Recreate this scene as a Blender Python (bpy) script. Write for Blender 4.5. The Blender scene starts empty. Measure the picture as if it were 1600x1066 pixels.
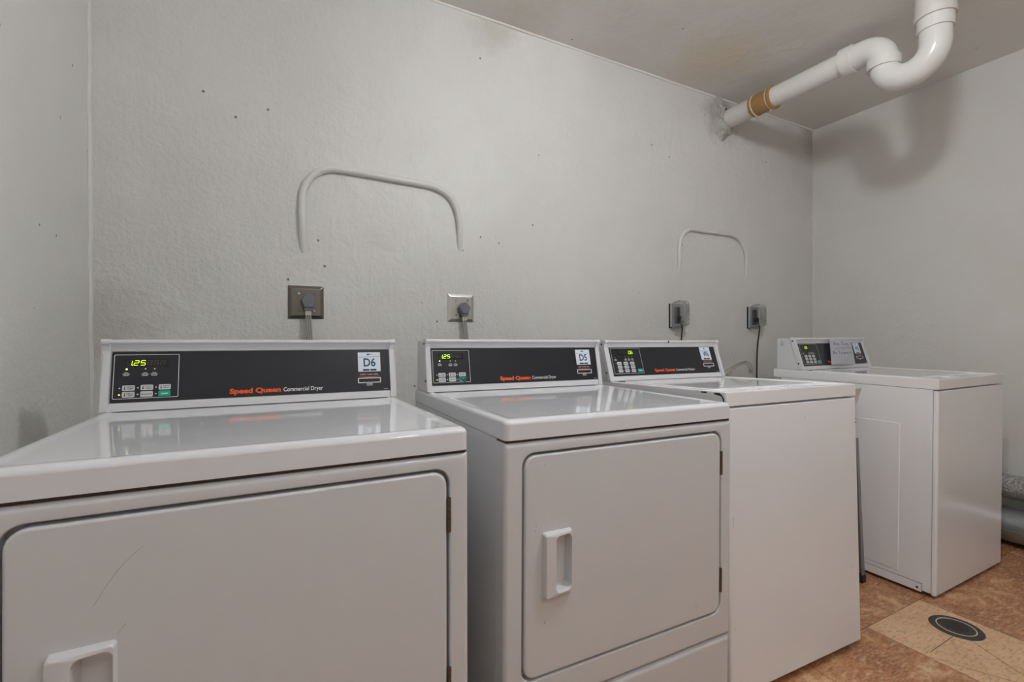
import bpy, bmesh, math, random
from mathutils import Vector, Matrix
random.seed(7)
C = bpy.context.scene.collection
PI = math.pi

# ------------------------------------------------------------------ camera
cam_data = bpy.data.cameras.new('camera'); cam = bpy.data.objects.new('camera', cam_data); C.objects.link(cam)
F_PX, YAW, PITCH, ROLL, CAM_Z = 728.0, 0.476, -0.0032, -0.0027, 1.0779
fw0 = Vector((math.sin(YAW), math.cos(YAW), 0)); rt0 = Vector((math.cos(YAW), -math.sin(YAW), 0)); up0 = Vector((0, 0, 1))
fw = fw0*math.cos(PITCH) + up0*math.sin(PITCH); up1 = up0*math.cos(PITCH) - fw0*math.sin(PITCH)
rt = rt0*math.cos(ROLL) + up1*math.sin(ROLL); up = up1*math.cos(ROLL) - rt0*math.sin(ROLL)
M = Matrix(((rt.x, up.x, -fw.x), (rt.y, up.y, -fw.y), (rt.z, up.z, -fw.z)))
cam.matrix_world = Matrix.Translation((0, 0, CAM_Z)) @ M.to_4x4()
cam_data.sensor_width = 36; cam_data.lens = F_PX/1600*36; cam_data.clip_start = 0.02
bpy.context.scene.camera = cam

# ------------------------------------------------------------------ world, exposure
w = bpy.data.worlds.new('world'); bpy.context.scene.world = w; w.use_nodes = True
w.node_tree.nodes['Background'].inputs[0].default_value = (0.8, 0.85, 0.9, 1)
w.node_tree.nodes['Background'].inputs[1].default_value = 0.0
vs = bpy.context.scene.view_settings
vs.view_transform = 'Standard'; vs.look = 'None'; vs.gamma = 1; vs.use_curve_mapping = False
vs.exposure = 0.47
bpy.context.scene.cycles.max_bounces = 10
bpy.context.scene.cycles.diffuse_bounces = 6
bpy.context.scene.cycles.use_denoising = True

# ------------------------------------------------------------------ the room's lamp and an added fill globe
# round opal globes under the ceiling, the second an added fill light: x, y, z, radius, emission strength
LAMPS = [(1.15, 0.40, 2.49, 0.075, 130.0), (0.8, -0.8, 2.42, 0.085, 36.0)]

# room
XL, XR, YB, YF, ZC = -0.538, 3.52, 2.02, -1.9, 2.60

# ------------------------------------------------------------------ materials
def nt(name):
    m = bpy.data.materials.new(name); m.use_nodes = True
    return m, m.node_tree, m.node_tree.nodes['Principled BSDF']
def N(t, typ, **kw):
    n = t.nodes.new(typ)
    for k, v in kw.items():
        if hasattr(n, k): setattr(n, k, v)
        else: n.inputs[k].default_value = v
    return n
def mixc(t, fac, a, b, blend='MIX'):
    n = t.nodes.new('ShaderNodeMix'); n.data_type = 'RGBA'; n.blend_type = blend
    for i, v in ((0, fac), (6, a), (7, b)):
        if isinstance(v, (int, float)): n.inputs[i].default_value = v
        elif isinstance(v, tuple): n.inputs[i].default_value = (*v[:3], 1)
        else: t.links.new(v, n.inputs[i])
    return n.outputs[2]
def math_(t, op, a, b=0.0, clamp=False):
    n = t.nodes.new('ShaderNodeMath'); n.operation = op; n.use_clamp = clamp
    for i, v in ((0, a), (1, b)):
        if isinstance(v, (int, float)): n.inputs[i].default_value = v
        else: t.links.new(v, n.inputs[i])
    return n.outputs[0]
def noise(t, vec, scale, detail=4, rough=0.5, dist=0.0):
    n = t.nodes.new('ShaderNodeTexNoise'); n.inputs['Scale'].default_value = scale; n.inputs['Detail'].default_value = detail
    n.inputs['Roughness'].default_value = rough; n.inputs['Distortion'].default_value = dist
    t.links.new(vec, n.inputs['Vector']); return n.outputs['Fac']
def mapping(t, vec, scale=(1, 1, 1), loc=(0, 0, 0), rot=(0, 0, 0)):
    n = t.nodes.new('ShaderNodeMapping'); n.inputs['Scale'].default_value = scale; n.inputs['Location'].default_value = loc
    n.inputs['Rotation'].default_value = rot; t.links.new(vec, n.inputs['Vector']); return n.outputs[0]
def ramp(t, fac, p0, p1, a=0.0, b=1.0):
    n = t.nodes.new('ShaderNodeMapRange'); n.clamp = True
    n.inputs[1].default_value = p0; n.inputs[2].default_value = p1; n.inputs[3].default_value = a; n.inputs[4].default_value = b
    t.links.new(fac, n.inputs[0]); return n.outputs[0]
def coord(t): return t.nodes.new('ShaderNodeTexCoord').outputs['Object']
def bump(t, p, h, strength, dist):
    b = t.nodes.new('ShaderNodeBump'); b.inputs['Strength'].default_value = strength; b.inputs['Distance'].default_value = dist
    t.links.new(h, b.inputs['Height']); t.links.new(b.outputs[0], p.inputs['Normal']); return b

def simple(name, col, rough=0.5, metal=0.0, spec=0.5, bumps=None, var=0.0, coat=0.0):
    m, t, p = nt(name)
    p.inputs['Base Color'].default_value = (*col, 1); p.inputs['Roughness'].default_value = rough
    p.inputs['Metallic'].default_value = metal; p.inputs['Specular IOR Level'].default_value = spec
    p.inputs['Coat Weight'].default_value = coat; p.inputs['Coat Roughness'].default_value = 0.05
    co = coord(t)
    if var:
        f = noise(t, co, 9, 5, 0.6)
        c = mixc(t, ramp(t, f, .3, .7), tuple(x*(1-var) for x in col), tuple(min(1, x*(1+var)) for x in col))
        t.links.new(c, p.inputs['Base Color'])
    if bumps:
        sc, st, di = bumps
        bump(t, p, noise(t, co, sc, 3, 0.5), st, di)
    return m

def plaster(name, col, seed, rough=0.42, streak=True, strength=0.8, stains=()):
    m, t, p = nt(name)
    co = mapping(t, coord(t), loc=(seed, seed*1.7, seed*0.3))
    # gentle unevenness of the paint and small dark pits
    big = ramp(t, noise(t, co, 1.3, 3, 0.55), .3, .7)
    base = mixc(t, big, tuple(x*0.955 for x in col), tuple(x*1.03 for x in col))
    mott = ramp(t, noise(t, co, 6.0, 6, 0.65), .35, .75)
    base = mixc(t, math_(t, 'MULTIPLY', mott, 0.22), base, (col[0]*0.88, col[1]*0.85, col[2]*0.78))
    v = t.nodes.new('ShaderNodeTexVoronoi'); v.inputs['Scale'].default_value = 10.0; t.links.new(co, v.inputs['Vector'])
    sel = t.nodes.new('ShaderNodeSeparateColor'); t.links.new(v.outputs['Color'], sel.inputs[0])
    pit = math_(t, 'MULTIPLY', ramp(t, v.outputs['Distance'], 0.030, 0.055, 1, 0), ramp(t, sel.outputs[0], 0.50, 0.52))
    base = mixc(t, math_(t, 'MULTIPLY', pit, 0.75), base, (0.10, 0.09, 0.075))
    for (x, y, z, r, sc, amt) in stains:
        d = t.nodes.new('ShaderNodeVectorMath'); d.operation = 'DISTANCE'
        t.links.new(coord(t), d.inputs[0]); d.inputs[1].default_value = (x, y, z)
        ns = noise(t, co, 11, 5, .7)
        f = math_(t, 'ADD', d.outputs['Value'], math_(t, 'MULTIPLY', math_(t, 'SUBTRACT', ns, .5), r*1.5))
        base = mixc(t, math_(t, 'MULTIPLY', ramp(t, f, r*.35, r, 1, 0), amt), base, sc)
    t.links.new(base, p.inputs['Base Color'])
    p.inputs['Roughness'].default_value = rough; p.inputs['Specular IOR Level'].default_value = 0.5
    # trowel relief: broad swells, fine crumbs, brushed streaks
    h1 = noise(t, co, 5, 4, .55, .4)
    h2 = noise(t, co, 62, 5, .68)
    h3 = noise(t, mapping(t, co, (34, 34, 4), rot=(0.25, 0.2, 0)), 1.0, 4, .6, .6)
    msk = ramp(t, noise(t, co, 1.7, 3, .5), .42, .62)
    a = math_(t, 'MULTIPLY', h1, 1.5)
    b = math_(t, 'MULTIPLY', h2, 0.55)
    b = math_(t, 'MULTIPLY', b, math_(t, 'ADD', math_(t, 'MULTIPLY', msk, 0.8), 0.35))
    c = math_(t, 'MULTIPLY', h3, 0.2 if streak else 0.08)
    h = math_(t, 'ADD', math_(t, 'ADD', a, b), c)
    h = math_(t, 'SUBTRACT', h, math_(t, 'MULTIPLY', pit, 0.5))
    bump(t, p, h, strength, 0.009)
    return m

WALLC = (0.69, 0.686, 0.67)
m_wall = plaster('painted_plaster', WALLC, 0.0, strength=1.0, stains=((2.55, 2.02, 2.50, .20, (.25, .22, .18), .5), (0.95, 2.02, 2.58, .16, (.50, .46, .36), .45), (3.5, 2.0, 2.55, .16, (.22, .2, .17), .5), (-0.53, 2.02, 1.1, .22, (.38, .34, .28), .35)))
m_wall_l = plaster('painted_plaster_left', (0.73, 0.728, 0.70), 3.1, rough=.5, strength=.45)
m_wall_r = plaster('painted_plaster_right', (0.73, 0.728, 0.705), 5.7, rough=.5, streak=False, strength=.5)
m_ceil = plaster('painted_ceiling', (0.78, 0.768, 0.74), 8.3, rough=.55, streak=False, strength=.5, stains=((2.15, 1.75, 2.6, .28, (.74, .64, .48), .6), (1.1, 1.95, 2.6, .2, (.55, .50, .40), .3)))
m_paint = simple('conduit_paint', (0.69, 0.686, 0.67), 0.4, bumps=(60, .5, .003), var=.04)
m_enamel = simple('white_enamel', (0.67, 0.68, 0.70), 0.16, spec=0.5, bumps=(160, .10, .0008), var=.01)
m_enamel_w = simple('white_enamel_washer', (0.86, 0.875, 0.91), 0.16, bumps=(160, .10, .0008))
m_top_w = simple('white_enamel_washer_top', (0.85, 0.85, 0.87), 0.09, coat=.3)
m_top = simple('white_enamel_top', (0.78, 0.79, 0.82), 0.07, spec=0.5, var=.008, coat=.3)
m_plastic = simple('white_plastic', (0.70, 0.70, 0.715), 0.28)
m_trim = simple('white_trim', (0.70, 0.70, 0.72), 0.25)
m_dark = simple('dark_gap', (0.05, 0.045, 0.04), 0.7)
m_face = simple('black_face', (0.014, 0.015, 0.021), 0.34, bumps=(700, .25, .0004))
m_glass = simple('display_window', (0.008, 0.008, 0.008), 0.12)
m_line = simple('silver_print', (0.75, 0.75, 0.75), 0.5)
m_btn = simple('grey_button', (0.66, 0.66, 0.67), 0.45)
m_green = simple('green_button', (0.0, 0.42, 0.27), 0.45)
m_ink = simple('black_ink', (0.02, 0.02, 0.02), 0.6)
m_orange = simple('orange_print', (0.85, 0.10, 0.015), 0.5)
m_white = simple('white_print', (0.88, 0.88, 0.88), 0.5)
m_red = simple('red_print', (0.55, 0.07, 0.04), 0.5)
m_navy = simple('navy_print', (0.012, 0.055, 0.13), 0.5)
m_sticker = simple('sticker_paper', (0.74, 0.80, 0.88), 0.45)
m_seg = simple('unlit_segment', (0.085, 0.080, 0.075), 0.5)
m_paper = simple('note_paper', (0.88, 0.88, 0.93), 0.8, var=.02)
m_pen = simple('pencil', (0.22, 0.22, 0.27), 0.7)
m_brass = simple('aged_hinge', (0.16, 0.115, 0.075), 0.45, metal=.8)
m_steel = simple('stainless', (0.62, 0.61, 0.59), 0.30, metal=1.0, bumps=(90, .1, .001))
m_steel_refl = simple('stainless_dark_refl', (0.20, 0.185, 0.165), 0.33, metal=1.0, bumps=(90, .1, .001))  # same steel, slightly brownish, with a dark reflection put into its colour
m_chrome = simple('chrome', (0.52, 0.52, 0.52), 0.14, metal=1.0)
m_plug = simple('grey_plug', (0.17, 0.17, 0.195), 0.5)
m_cable = simple('grey_cable', (0.30, 0.29, 0.28), 0.5)
m_black = simple('black_rubber', (0.012, 0.012, 0.012), 0.5)
m_pvc = simple('white_pvc', (0.74, 0.73, 0.70), 0.22, var=.03)
m_pvc2 = simple('painted_pvc', (0.66, 0.64, 0.60), 0.45, bumps=(80, .3, .002), var=.05)
m_brown = simple('brown_band', (0.38, 0.22, 0.08), 0.5, var=.15)
m_cream = simple('cream_glue', (0.62, 0.54, 0.42), 0.5)
m_box = simple('grey_plastic', (0.40, 0.40, 0.41), 0.4)
m_fibre = simple('sink_plastic', (0.62, 0.58, 0.53), 0.45)
m_legm = simple('galvanised_leg', (0.25, 0.26, 0.27), 0.45, metal=.4)
m_foil = simple('foil_wrap', (0.42, 0.45, 0.46), 0.42, metal=.7, bumps=(9, .8, .01), var=.15)
m_foilr = simple('rough_foil_wrap', (0.50, 0.51, 0.51), 0.38, metal=.8, bumps=(95, 1.0, .012), var=.25)
m_drain = simple('drain_iron', (0.075, 0.07, 0.065), 0.5, metal=.5, bumps=(300, .3, .001), var=.2)
m_ring = simple('drain_ring', (0.75, 0.66, 0.56), 0.4, metal=.2)

def emis(name, col, s):
    m, t, p = nt(name); p.inputs['Base Color'].default_value = (*col, 1)
    p.inputs['Emission Color'].default_value = (*col, 1); p.inputs['Emission Strength'].default_value = s; return m
m_lit = emis('lit_segment', (0.62, 1.0, 0.02), 1.3)
m_led = emis('lit_led', (0.75, 1.0, 0.10), 1.2)

def clear():
    m, t, p = nt('clear_plastic')
    p.inputs['Base Color'].default_value = (0.86, 0.87, 0.88, 1); p.inputs['Roughness'].default_value = 0.16
    p.inputs['Transmission Weight'].default_value = 1.0; p.inputs['IOR'].default_value = 1.38
    tr = t.nodes.new('ShaderNodeBsdfTransparent'); tr.inputs[0].default_value = (0.84, 0.845, 0.85, 1)
    mx = t.nodes.new('ShaderNodeMixShader'); mx.inputs[0].default_value = 0.5
    out = [n for n in t.nodes if n.type == 'OUTPUT_MATERIAL'][0]
    t.links.new(tr.outputs[0], mx.inputs[1]); t.links.new(p.outputs[0], mx.inputs[2]); t.links.new(mx.outputs[0], out.inputs[0])
    return m
m_clear = clear()

def floor_mat():
    m, t, p = nt('mottled_vinyl_tile')
    co = coord(t); S = 0.40
    sep = t.nodes.new('ShaderNodeSeparateXYZ'); t.links.new(co, sep.inputs[0])
    u = math_(t, 'DIVIDE', math_(t, 'SUBTRACT', sep.outputs[0], 1.97), S); v = math_(t, 'DIVIDE', math_(t, 'SUBTRACT', sep.outputs[1], 0.937), S)
    iu = math_(t, 'FLOOR', u); iv = math_(t, 'FLOOR', v); fu = math_(t, 'FRACT', u); fv = math_(t, 'FRACT', v)
    cmb = t.nodes.new('ShaderNodeCombineXYZ'); t.links.new(iu, cmb.inputs[0]); t.links.new(iv, cmb.inputs[1])
    wn = t.nodes.new('ShaderNodeTexWhiteNoise'); t.links.new(cmb.outputs[0], wn.inputs['Vector'])
    # veins run a different way in every tile
    off = t.nodes.new('ShaderNodeVectorMath'); off.operation = 'MULTIPLY_ADD'
    t.links.new(wn.outputs['Color'], off.inputs[0]); off.inputs[1].default_value = (9, 9, 0); t.links.new(co, off.inputs[2])
    q = off.outputs[0]
    n1 = noise(t, q, 5.5, 6, .62, .8); n2 = noise(t, mapping(t, q, (22, 60, 20)), 1.0, 6, .7, .5); n3 = noise(t, mapping(t, q, (60, 120, 60)), 1.0, 4, .7)
    brown = mixc(t, ramp(t, n1, .34, .62), (0.32, 0.125, 0.052), (0.56, 0.26, 0.115))
    brown = mixc(t, ramp(t, n1, .55, .68), brown, (0.74, 0.54, 0.32))
    brown = mixc(t, ramp(t, n2, .52, .70, 0, .75), brown, (0.82, 0.58, 0.42))
    brown = mixc(t, ramp(t, n2, .26, .42, .65, 0), brown, (0.11, 0.055, 0.03))
    light = mixc(t, ramp(t, n1, .35, .65), (0.70, 0.44, 0.245), (0.84, 0.58, 0.36))
    light = mixc(t, ramp(t, n2, .30, .46, .55, 0), light, (0.36, 0.21, 0.115))
    light = mixc(t, ramp(t, n2, .58, .7, 0, .5), light, (0.90, 0.72, 0.50))
    isl = math_(t, 'MULTIPLY', math_(t, 'COMPARE', iu, 0.0), math_(t, 'MULTIPLY', math_(t, 'LESS_THAN', iv, -0.5), math_(t, 'GREATER_THAN', iv, -2.5)))
    col = mixc(t, isl, brown, light)
    n4 = noise(t, mapping(t, q, (38, 110, 40), rot=(0, 0, .5)), 1.0, 5, .75, .3)
    col = mixc(t, ramp(t, n4, .48, .62, 0, .32), col, (0.86, 0.58, 0.36)); col = mixc(t, ramp(t, n4, .32, .47, .6, 0), col, (0.20, 0.085, 0.035))
    col = mixc(t, ramp(t, n3, .58, .68, 0, .35), col, (0.08, 0.045, 0.025))
    # thin joints
    def edge(f): return math_(t, 'MINIMUM', f, math_(t, 'SUBTRACT', 1.0, f))
    e = math_(t, 'MINIMUM', edge(fu), edge(fv))
    j = ramp(t, e, .002, .006, 1, 0)
    col = mixc(t, math_(t, 'MULTIPLY', j, .7), col, (0.06, 0.03, 0.015))
    t.links.new(col, p.inputs['Base Color']); p.inputs['Roughness'].default_value = .42
    h = math_(t, 'SUBTRACT', math_(t, 'ADD', n2, n3), math_(t, 'MULTIPLY', j, .8)); bump(t, p, h, .3, .002)
    return m
m_floor = floor_mat()

# ------------------------------------------------------------------ mesh helpers
def finish(name, bm, mat, parent=None, smooth=True, angle=32, flat=False):
    if not flat: bmesh.ops.recalc_face_normals(bm, faces=bm.faces)
    me = bpy.data.meshes.new(name); bm.to_mesh(me); bm.free()
    for mm in (mat if isinstance(mat, (list, tuple)) else [mat]): me.materials.append(mm)
    if smooth:
        for pl in me.polygons: pl.use_smooth = True
        me.set_sharp_from_angle(angle=math.radians(angle))
    o = bpy.data.objects.new(name, me); C.objects.link(o)
    if smooth and not flat:
        wn = o.modifiers.new('weighted', 'WEIGHTED_NORMAL'); wn.keep_sharp = True; wn.weight = 90
    if parent: o.parent = parent
    return o
def thing(name, label, cat, loc=(0, 0, 0), rot=(0, 0, 0), group=None):
    o = bpy.data.objects.new(name, None); C.objects.link(o); o.location = loc; o.rotation_euler = rot
    o.empty_display_size = .1; o['label'] = label; o['category'] = cat
    if group: o['group'] = group
    return o
def loft(bm, loops, cap0=False, cap1=True, closed=True):
    vs_ = [[bm.verts.new(p) for p in lp] for lp in loops]
    for a, b in zip(vs_, vs_[1:]):
        n = len(a)
        for i in range(n if closed else n-1):
            bm.faces.new((a[i], a[(i+1) % n], b[(i+1) % n], b[i]))
    if cap0: bm.faces.new(vs_[0])
    if cap1: bm.faces.new(vs_[-1])
    return vs_
def rr(x0, x1, y0, y1, r, n=6):
    pts = []
    for cx, cy, a0 in ((x1-r, y1-r, 0), (x0+r, y1-r, 90), (x0+r, y0+r, 180), (x1-r, y0+r, 270)):
        for i in range(n+1):
            a = math.radians(a0 + 90*i/n); pts.append((cx+r*math.cos(a), cy+r*math.sin(a)))
    return pts
def box(bm, x0, x1, y0, y1, z0, z1, bev=0, seg=2):
    r = bmesh.ops.create_cube(bm, size=1.0)
    for v in r['verts']: v.co = Vector((x0+(v.co.x+.5)*(x1-x0), y0+(v.co.y+.5)*(y1-y0), z0+(v.co.z+.5)*(z1-z0)))
    if bev:
        es = list({e for v in r['verts'] for e in v.link_edges})
        bmesh.ops.bevel(bm, geom=es, offset=bev, segments=seg, affect='EDGES', profile=.5)
def tube(bm, pts, r, n=12, caps=True):
    pts = [Vector(p) for p in pts]; R = r if isinstance(r, (list, tuple)) else [r]*len(pts)
    tan = [(pts[min(i+1, len(pts)-1)]-pts[max(i-1, 0)]).normalized() for i in range(len(pts))]
    ref = Vector((0, 0, 1)) if abs(tan[0].z) < .9 else Vector((1, 0, 0))
    u = (ref - tan[0]*ref.dot(tan[0])).normalized(); loops = []
    for i, p in enumerate(pts):
        u = (u - tan[i]*u.dot(tan[i])).normalized(); v = tan[i].cross(u)
        loops.append([p + (u*math.cos(2*PI*k/n)+v*math.sin(2*PI*k/n))*R[i] for k in range(n)])
    loft(bm, loops, caps, caps)
def smoothpath(pts, k=6):
    P = [Vector(p) for p in pts]; P = [P[0]*2-P[1]] + P + [P[-1]*2-P[-2]]; out = []
    for i in range(1, len(P)-2):
        for j in range(k):
            t = j/k; a, b, c, d = P[i-1], P[i], P[i+1], P[i+2]
            out.append(0.5*((2*b)+(c-a)*t+(2*a-5*b+4*c-d)*t*t+(3*b-a-3*c+d)*t**3))
    out.append(P[-2]); return out
def disc(bm, f, u, v, r, n=16, h=0.0):
    c = [bm.verts.new(f(u+r*math.cos(2*PI*k/n), v+r*math.sin(2*PI*k/n), h)) for k in range(n)]; bm.faces.new(c)
def poly(bm, f, pts, h=0.0): bm.faces.new([bm.verts.new(f(a, b, h)) for a, b in pts])
def slab(bm, f, outline, h0, h1, r=0.0):
    """raised flat-topped piece on a face: outline in u,v; f maps (u,v,h)"""
    loft(bm, [[f(a, b, h0) for a, b in outline], [f(a, b, h1) for a, b in outline]])
_tc = {}
def text_geo(s, bold=0.0):
    if (s, bold) in _tc: return _tc[(s, bold)]
    cu = bpy.data.curves.new('t', 'FONT'); cu.body = s; cu.offset = bold; cu.resolution_u = 4; cu.align_x = 'LEFT'
    o = bpy.data.objects.new('t', cu); C.objects.link(o); bpy.context.view_layer.update()
    me = bpy.data.meshes.new_from_object(o.evaluated_get(bpy.context.evaluated_depsgraph_get()))
    V = [(v.co.x, v.co.y) for v in me.vertices]; Fc = [tuple(p.vertices) for p in me.polygons]
    x0 = min(a for a, b in V); x1 = max(a for a, b in V); y0 = min(b for a, b in V); y1 = max(b for a, b in V)
    bpy.data.objects.remove(o); bpy.data.curves.remove(cu); bpy.data.meshes.remove(me)
    g = ([((a-x0)/(x1-x0), b) for a, b in V], Fc, y0, y1); _tc[(s, bold)] = g; return g
def text(bm, f, s, u0, u1, base, cap, h=0.0004, bold=0.0, slope=0.0):
    """lay s from u0 to u1, baseline `base`, capital height `cap`"""
    V, Fc, y0, y1 = text_geo(s, bold); k = cap/0.70
    vv = [bm.verts.new(f(u0+a*(u1-u0), base+b*k+slope*a, h)) for a, b in V]
    for q in Fc:
        try: bm.faces.new([vv[i] for i in q])
        except ValueError: pass
def stroke(bm, f, pts, wd, h=0.0004):
    for (a, b), (c, d) in zip(pts, pts[1:]):
        l = math.hypot(c-a, d-b) or 1; nx, ny = -(d-b)/l*wd/2, (c-a)/l*wd/2; ex, ey = (c-a)/l*wd*.3, (d-b)/l*wd*.3
        bm.faces.new([bm.verts.new(f(*q, h)) for q in ((a+nx-ex, b+ny-ey), (a-nx-ex, b-ny-ey), (c-nx+ex, d-ny+ey), (c+nx+ex, d+ny+ey))])
SEG = {'0': 'abcdef', '1': 'bc', '2': 'abged', '5': 'afgcd', '6': 'afgecd', '8': 'abcdefg', '3': 'abgcd'}
def seven(bm, f, ch, u, v, wd, ht, h, only=None, inv=False):
    sl = 0.16; th = wd*.145; g = th*.25
    segs = {'a': ((0, 1), (1, 1)), 'g': ((0, .5), (1, .5)), 'd': ((0, 0), (1, 0)), 'f': ((0, .5), (0, 1)), 'b': ((1, .5), (1, 1)), 'e': ((0, 0), (0, .5)), 'c': ((1, 0), (1, .5))}
    for s, ((a, b), (c, d)) in segs.items():
        if (s in SEG[ch]) == inv: continue
        p0 = (u+a*wd, v+b*ht); p1 = (u+c*wd, v+d*ht); L = math.hypot(p1[0]-p0[0], p1[1]-p0[1]); dx, dy = (p1[0]-p0[0])/L, (p1[1]-p0[1])/L
        q = [(g, 0), (g+th/2, th/2), (L-g-th/2, th/2), (L-g, 0), (L-g-th/2, -th/2), (g+th/2, -th/2)]
        pts = [(p0[0]+dx*m-dy*k, p0[1]+dy*m+dx*k) for m, k in q]
        poly(bm, f, [(x+(y-v)*sl, y) for x, y in pts], h)

# ------------------------------------------------------------------ the setting
def struct(name, bm, m):
    o = finish(name, bm, m, smooth=False); o['kind'] = 'structure'; return o
T = .12
bm = bmesh.new(); box(bm, XL-T, XR+T, YF-T, YB+T, -T, 0); struct('floor', bm, m_floor)
bm = bmesh.new(); box(bm, XL-T, XR+T, YF-T, YB+T, ZC, ZC+T); struct('ceiling', bm, m_ceil)
bm = bmesh.new(); box(bm, XL, XR, YB, YB+T, 0, ZC); struct('wall_back', bm, m_wall)
bm = bmesh.new(); box(bm, XL-T, XL, YF, YB+T, 0, ZC); struct('wall_left', bm, m_wall_l)
bm = bmesh.new(); box(bm, XR, XR+T, YF, YB+T, 0, ZC); struct('wall_right', bm, m_wall_r)
bm = bmesh.new(); box(bm, XL-T, XR+T, YF-T, YF, 0, ZC); struct('wall_front', bm, m_wall_r)
# beads of paint and caulk where the walls meet
def bead(name, pts, r, m):
    bm = bmesh.new(); P = smoothpath(pts, 10)
    P = [p+Vector((random.uniform(-1, 1), random.uniform(-1, 1), random.uniform(-1, 1)))*.0012 for p in P]
    tube(bm, P, r, 8); o = finish(name, bm, m); o['kind'] = 'structure'; return o
bead('trim_1', [(XR-.001, YB-.001, z) for z in (0, .6, 1.2, 1.8, 2.6)], .007, m_paint)
bead('trim_2', [(XL+.001, YB-.001, z) for z in (0, .6, 1.2, 1.8, 2.6)], .009, m_paint)
bead('trim_3', [(x, YB-.001, ZC-.001) for x in (XL, .5, 1.5, 2.5, XR)], .008, m_ceil)

# ceiling lamp and added fill globe: an opal globe under a white rose
for i, (x, y, z, s, e) in enumerate(LAMPS):
    t = thing('ceiling_light', ('white globe ceiling light nearest the row of washers and dryers', 'white globe ceiling light added as fill, nearest the front wall')[i], 'light', (x, y, ZC), group='globe ceiling lights')
    n = 32; bm = bmesh.new()
    loft(bm, [[(r*math.cos(2*PI*k/n), r*math.sin(2*PI*k/n), zz) for k in range(n)] for r, zz in ((.075, 0), (.075, -.02), (.06, -.035), (.045, z-ZC+s*.9))], True); finish('ceiling_rose', bm, m_trim, t)
    bm = bmesh.new(); bmesh.ops.create_uvsphere(bm, u_segments=24, v_segments=14, radius=s, matrix=Matrix.Translation((0, 0, z-ZC)))
    finish('globe', bm, emis('opal_globe', (0.945, 0.975, 1.0), e), t)

# ------------------------------------------------------------------ laundry machines
H = 0.914
def machine_feet(root, w, d, rot, zo):
    for x in (.05, w-.05):
        for y in (.06, d-.08):
            px, py = x, y
            # world height of the cabinet underside at this corner
            wz = zo + .03 - y*math.sin(-rot[0])*1.0 - x*math.sin(rot[1]); wz = max(wz, .006)
            bm = bmesh.new(); n = 16
            loft(bm, [[(px+r*math.cos(2*PI*k/n), py+r*math.sin(2*PI*k/n), z) for k in range(n)] for r, z in ((.018, .03-wz+.0005), (.018, .03-wz+.006), (.008, .03-wz+.008), (.008, .034))], True)
            finish('foot', bm, m_black, root)

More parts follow.
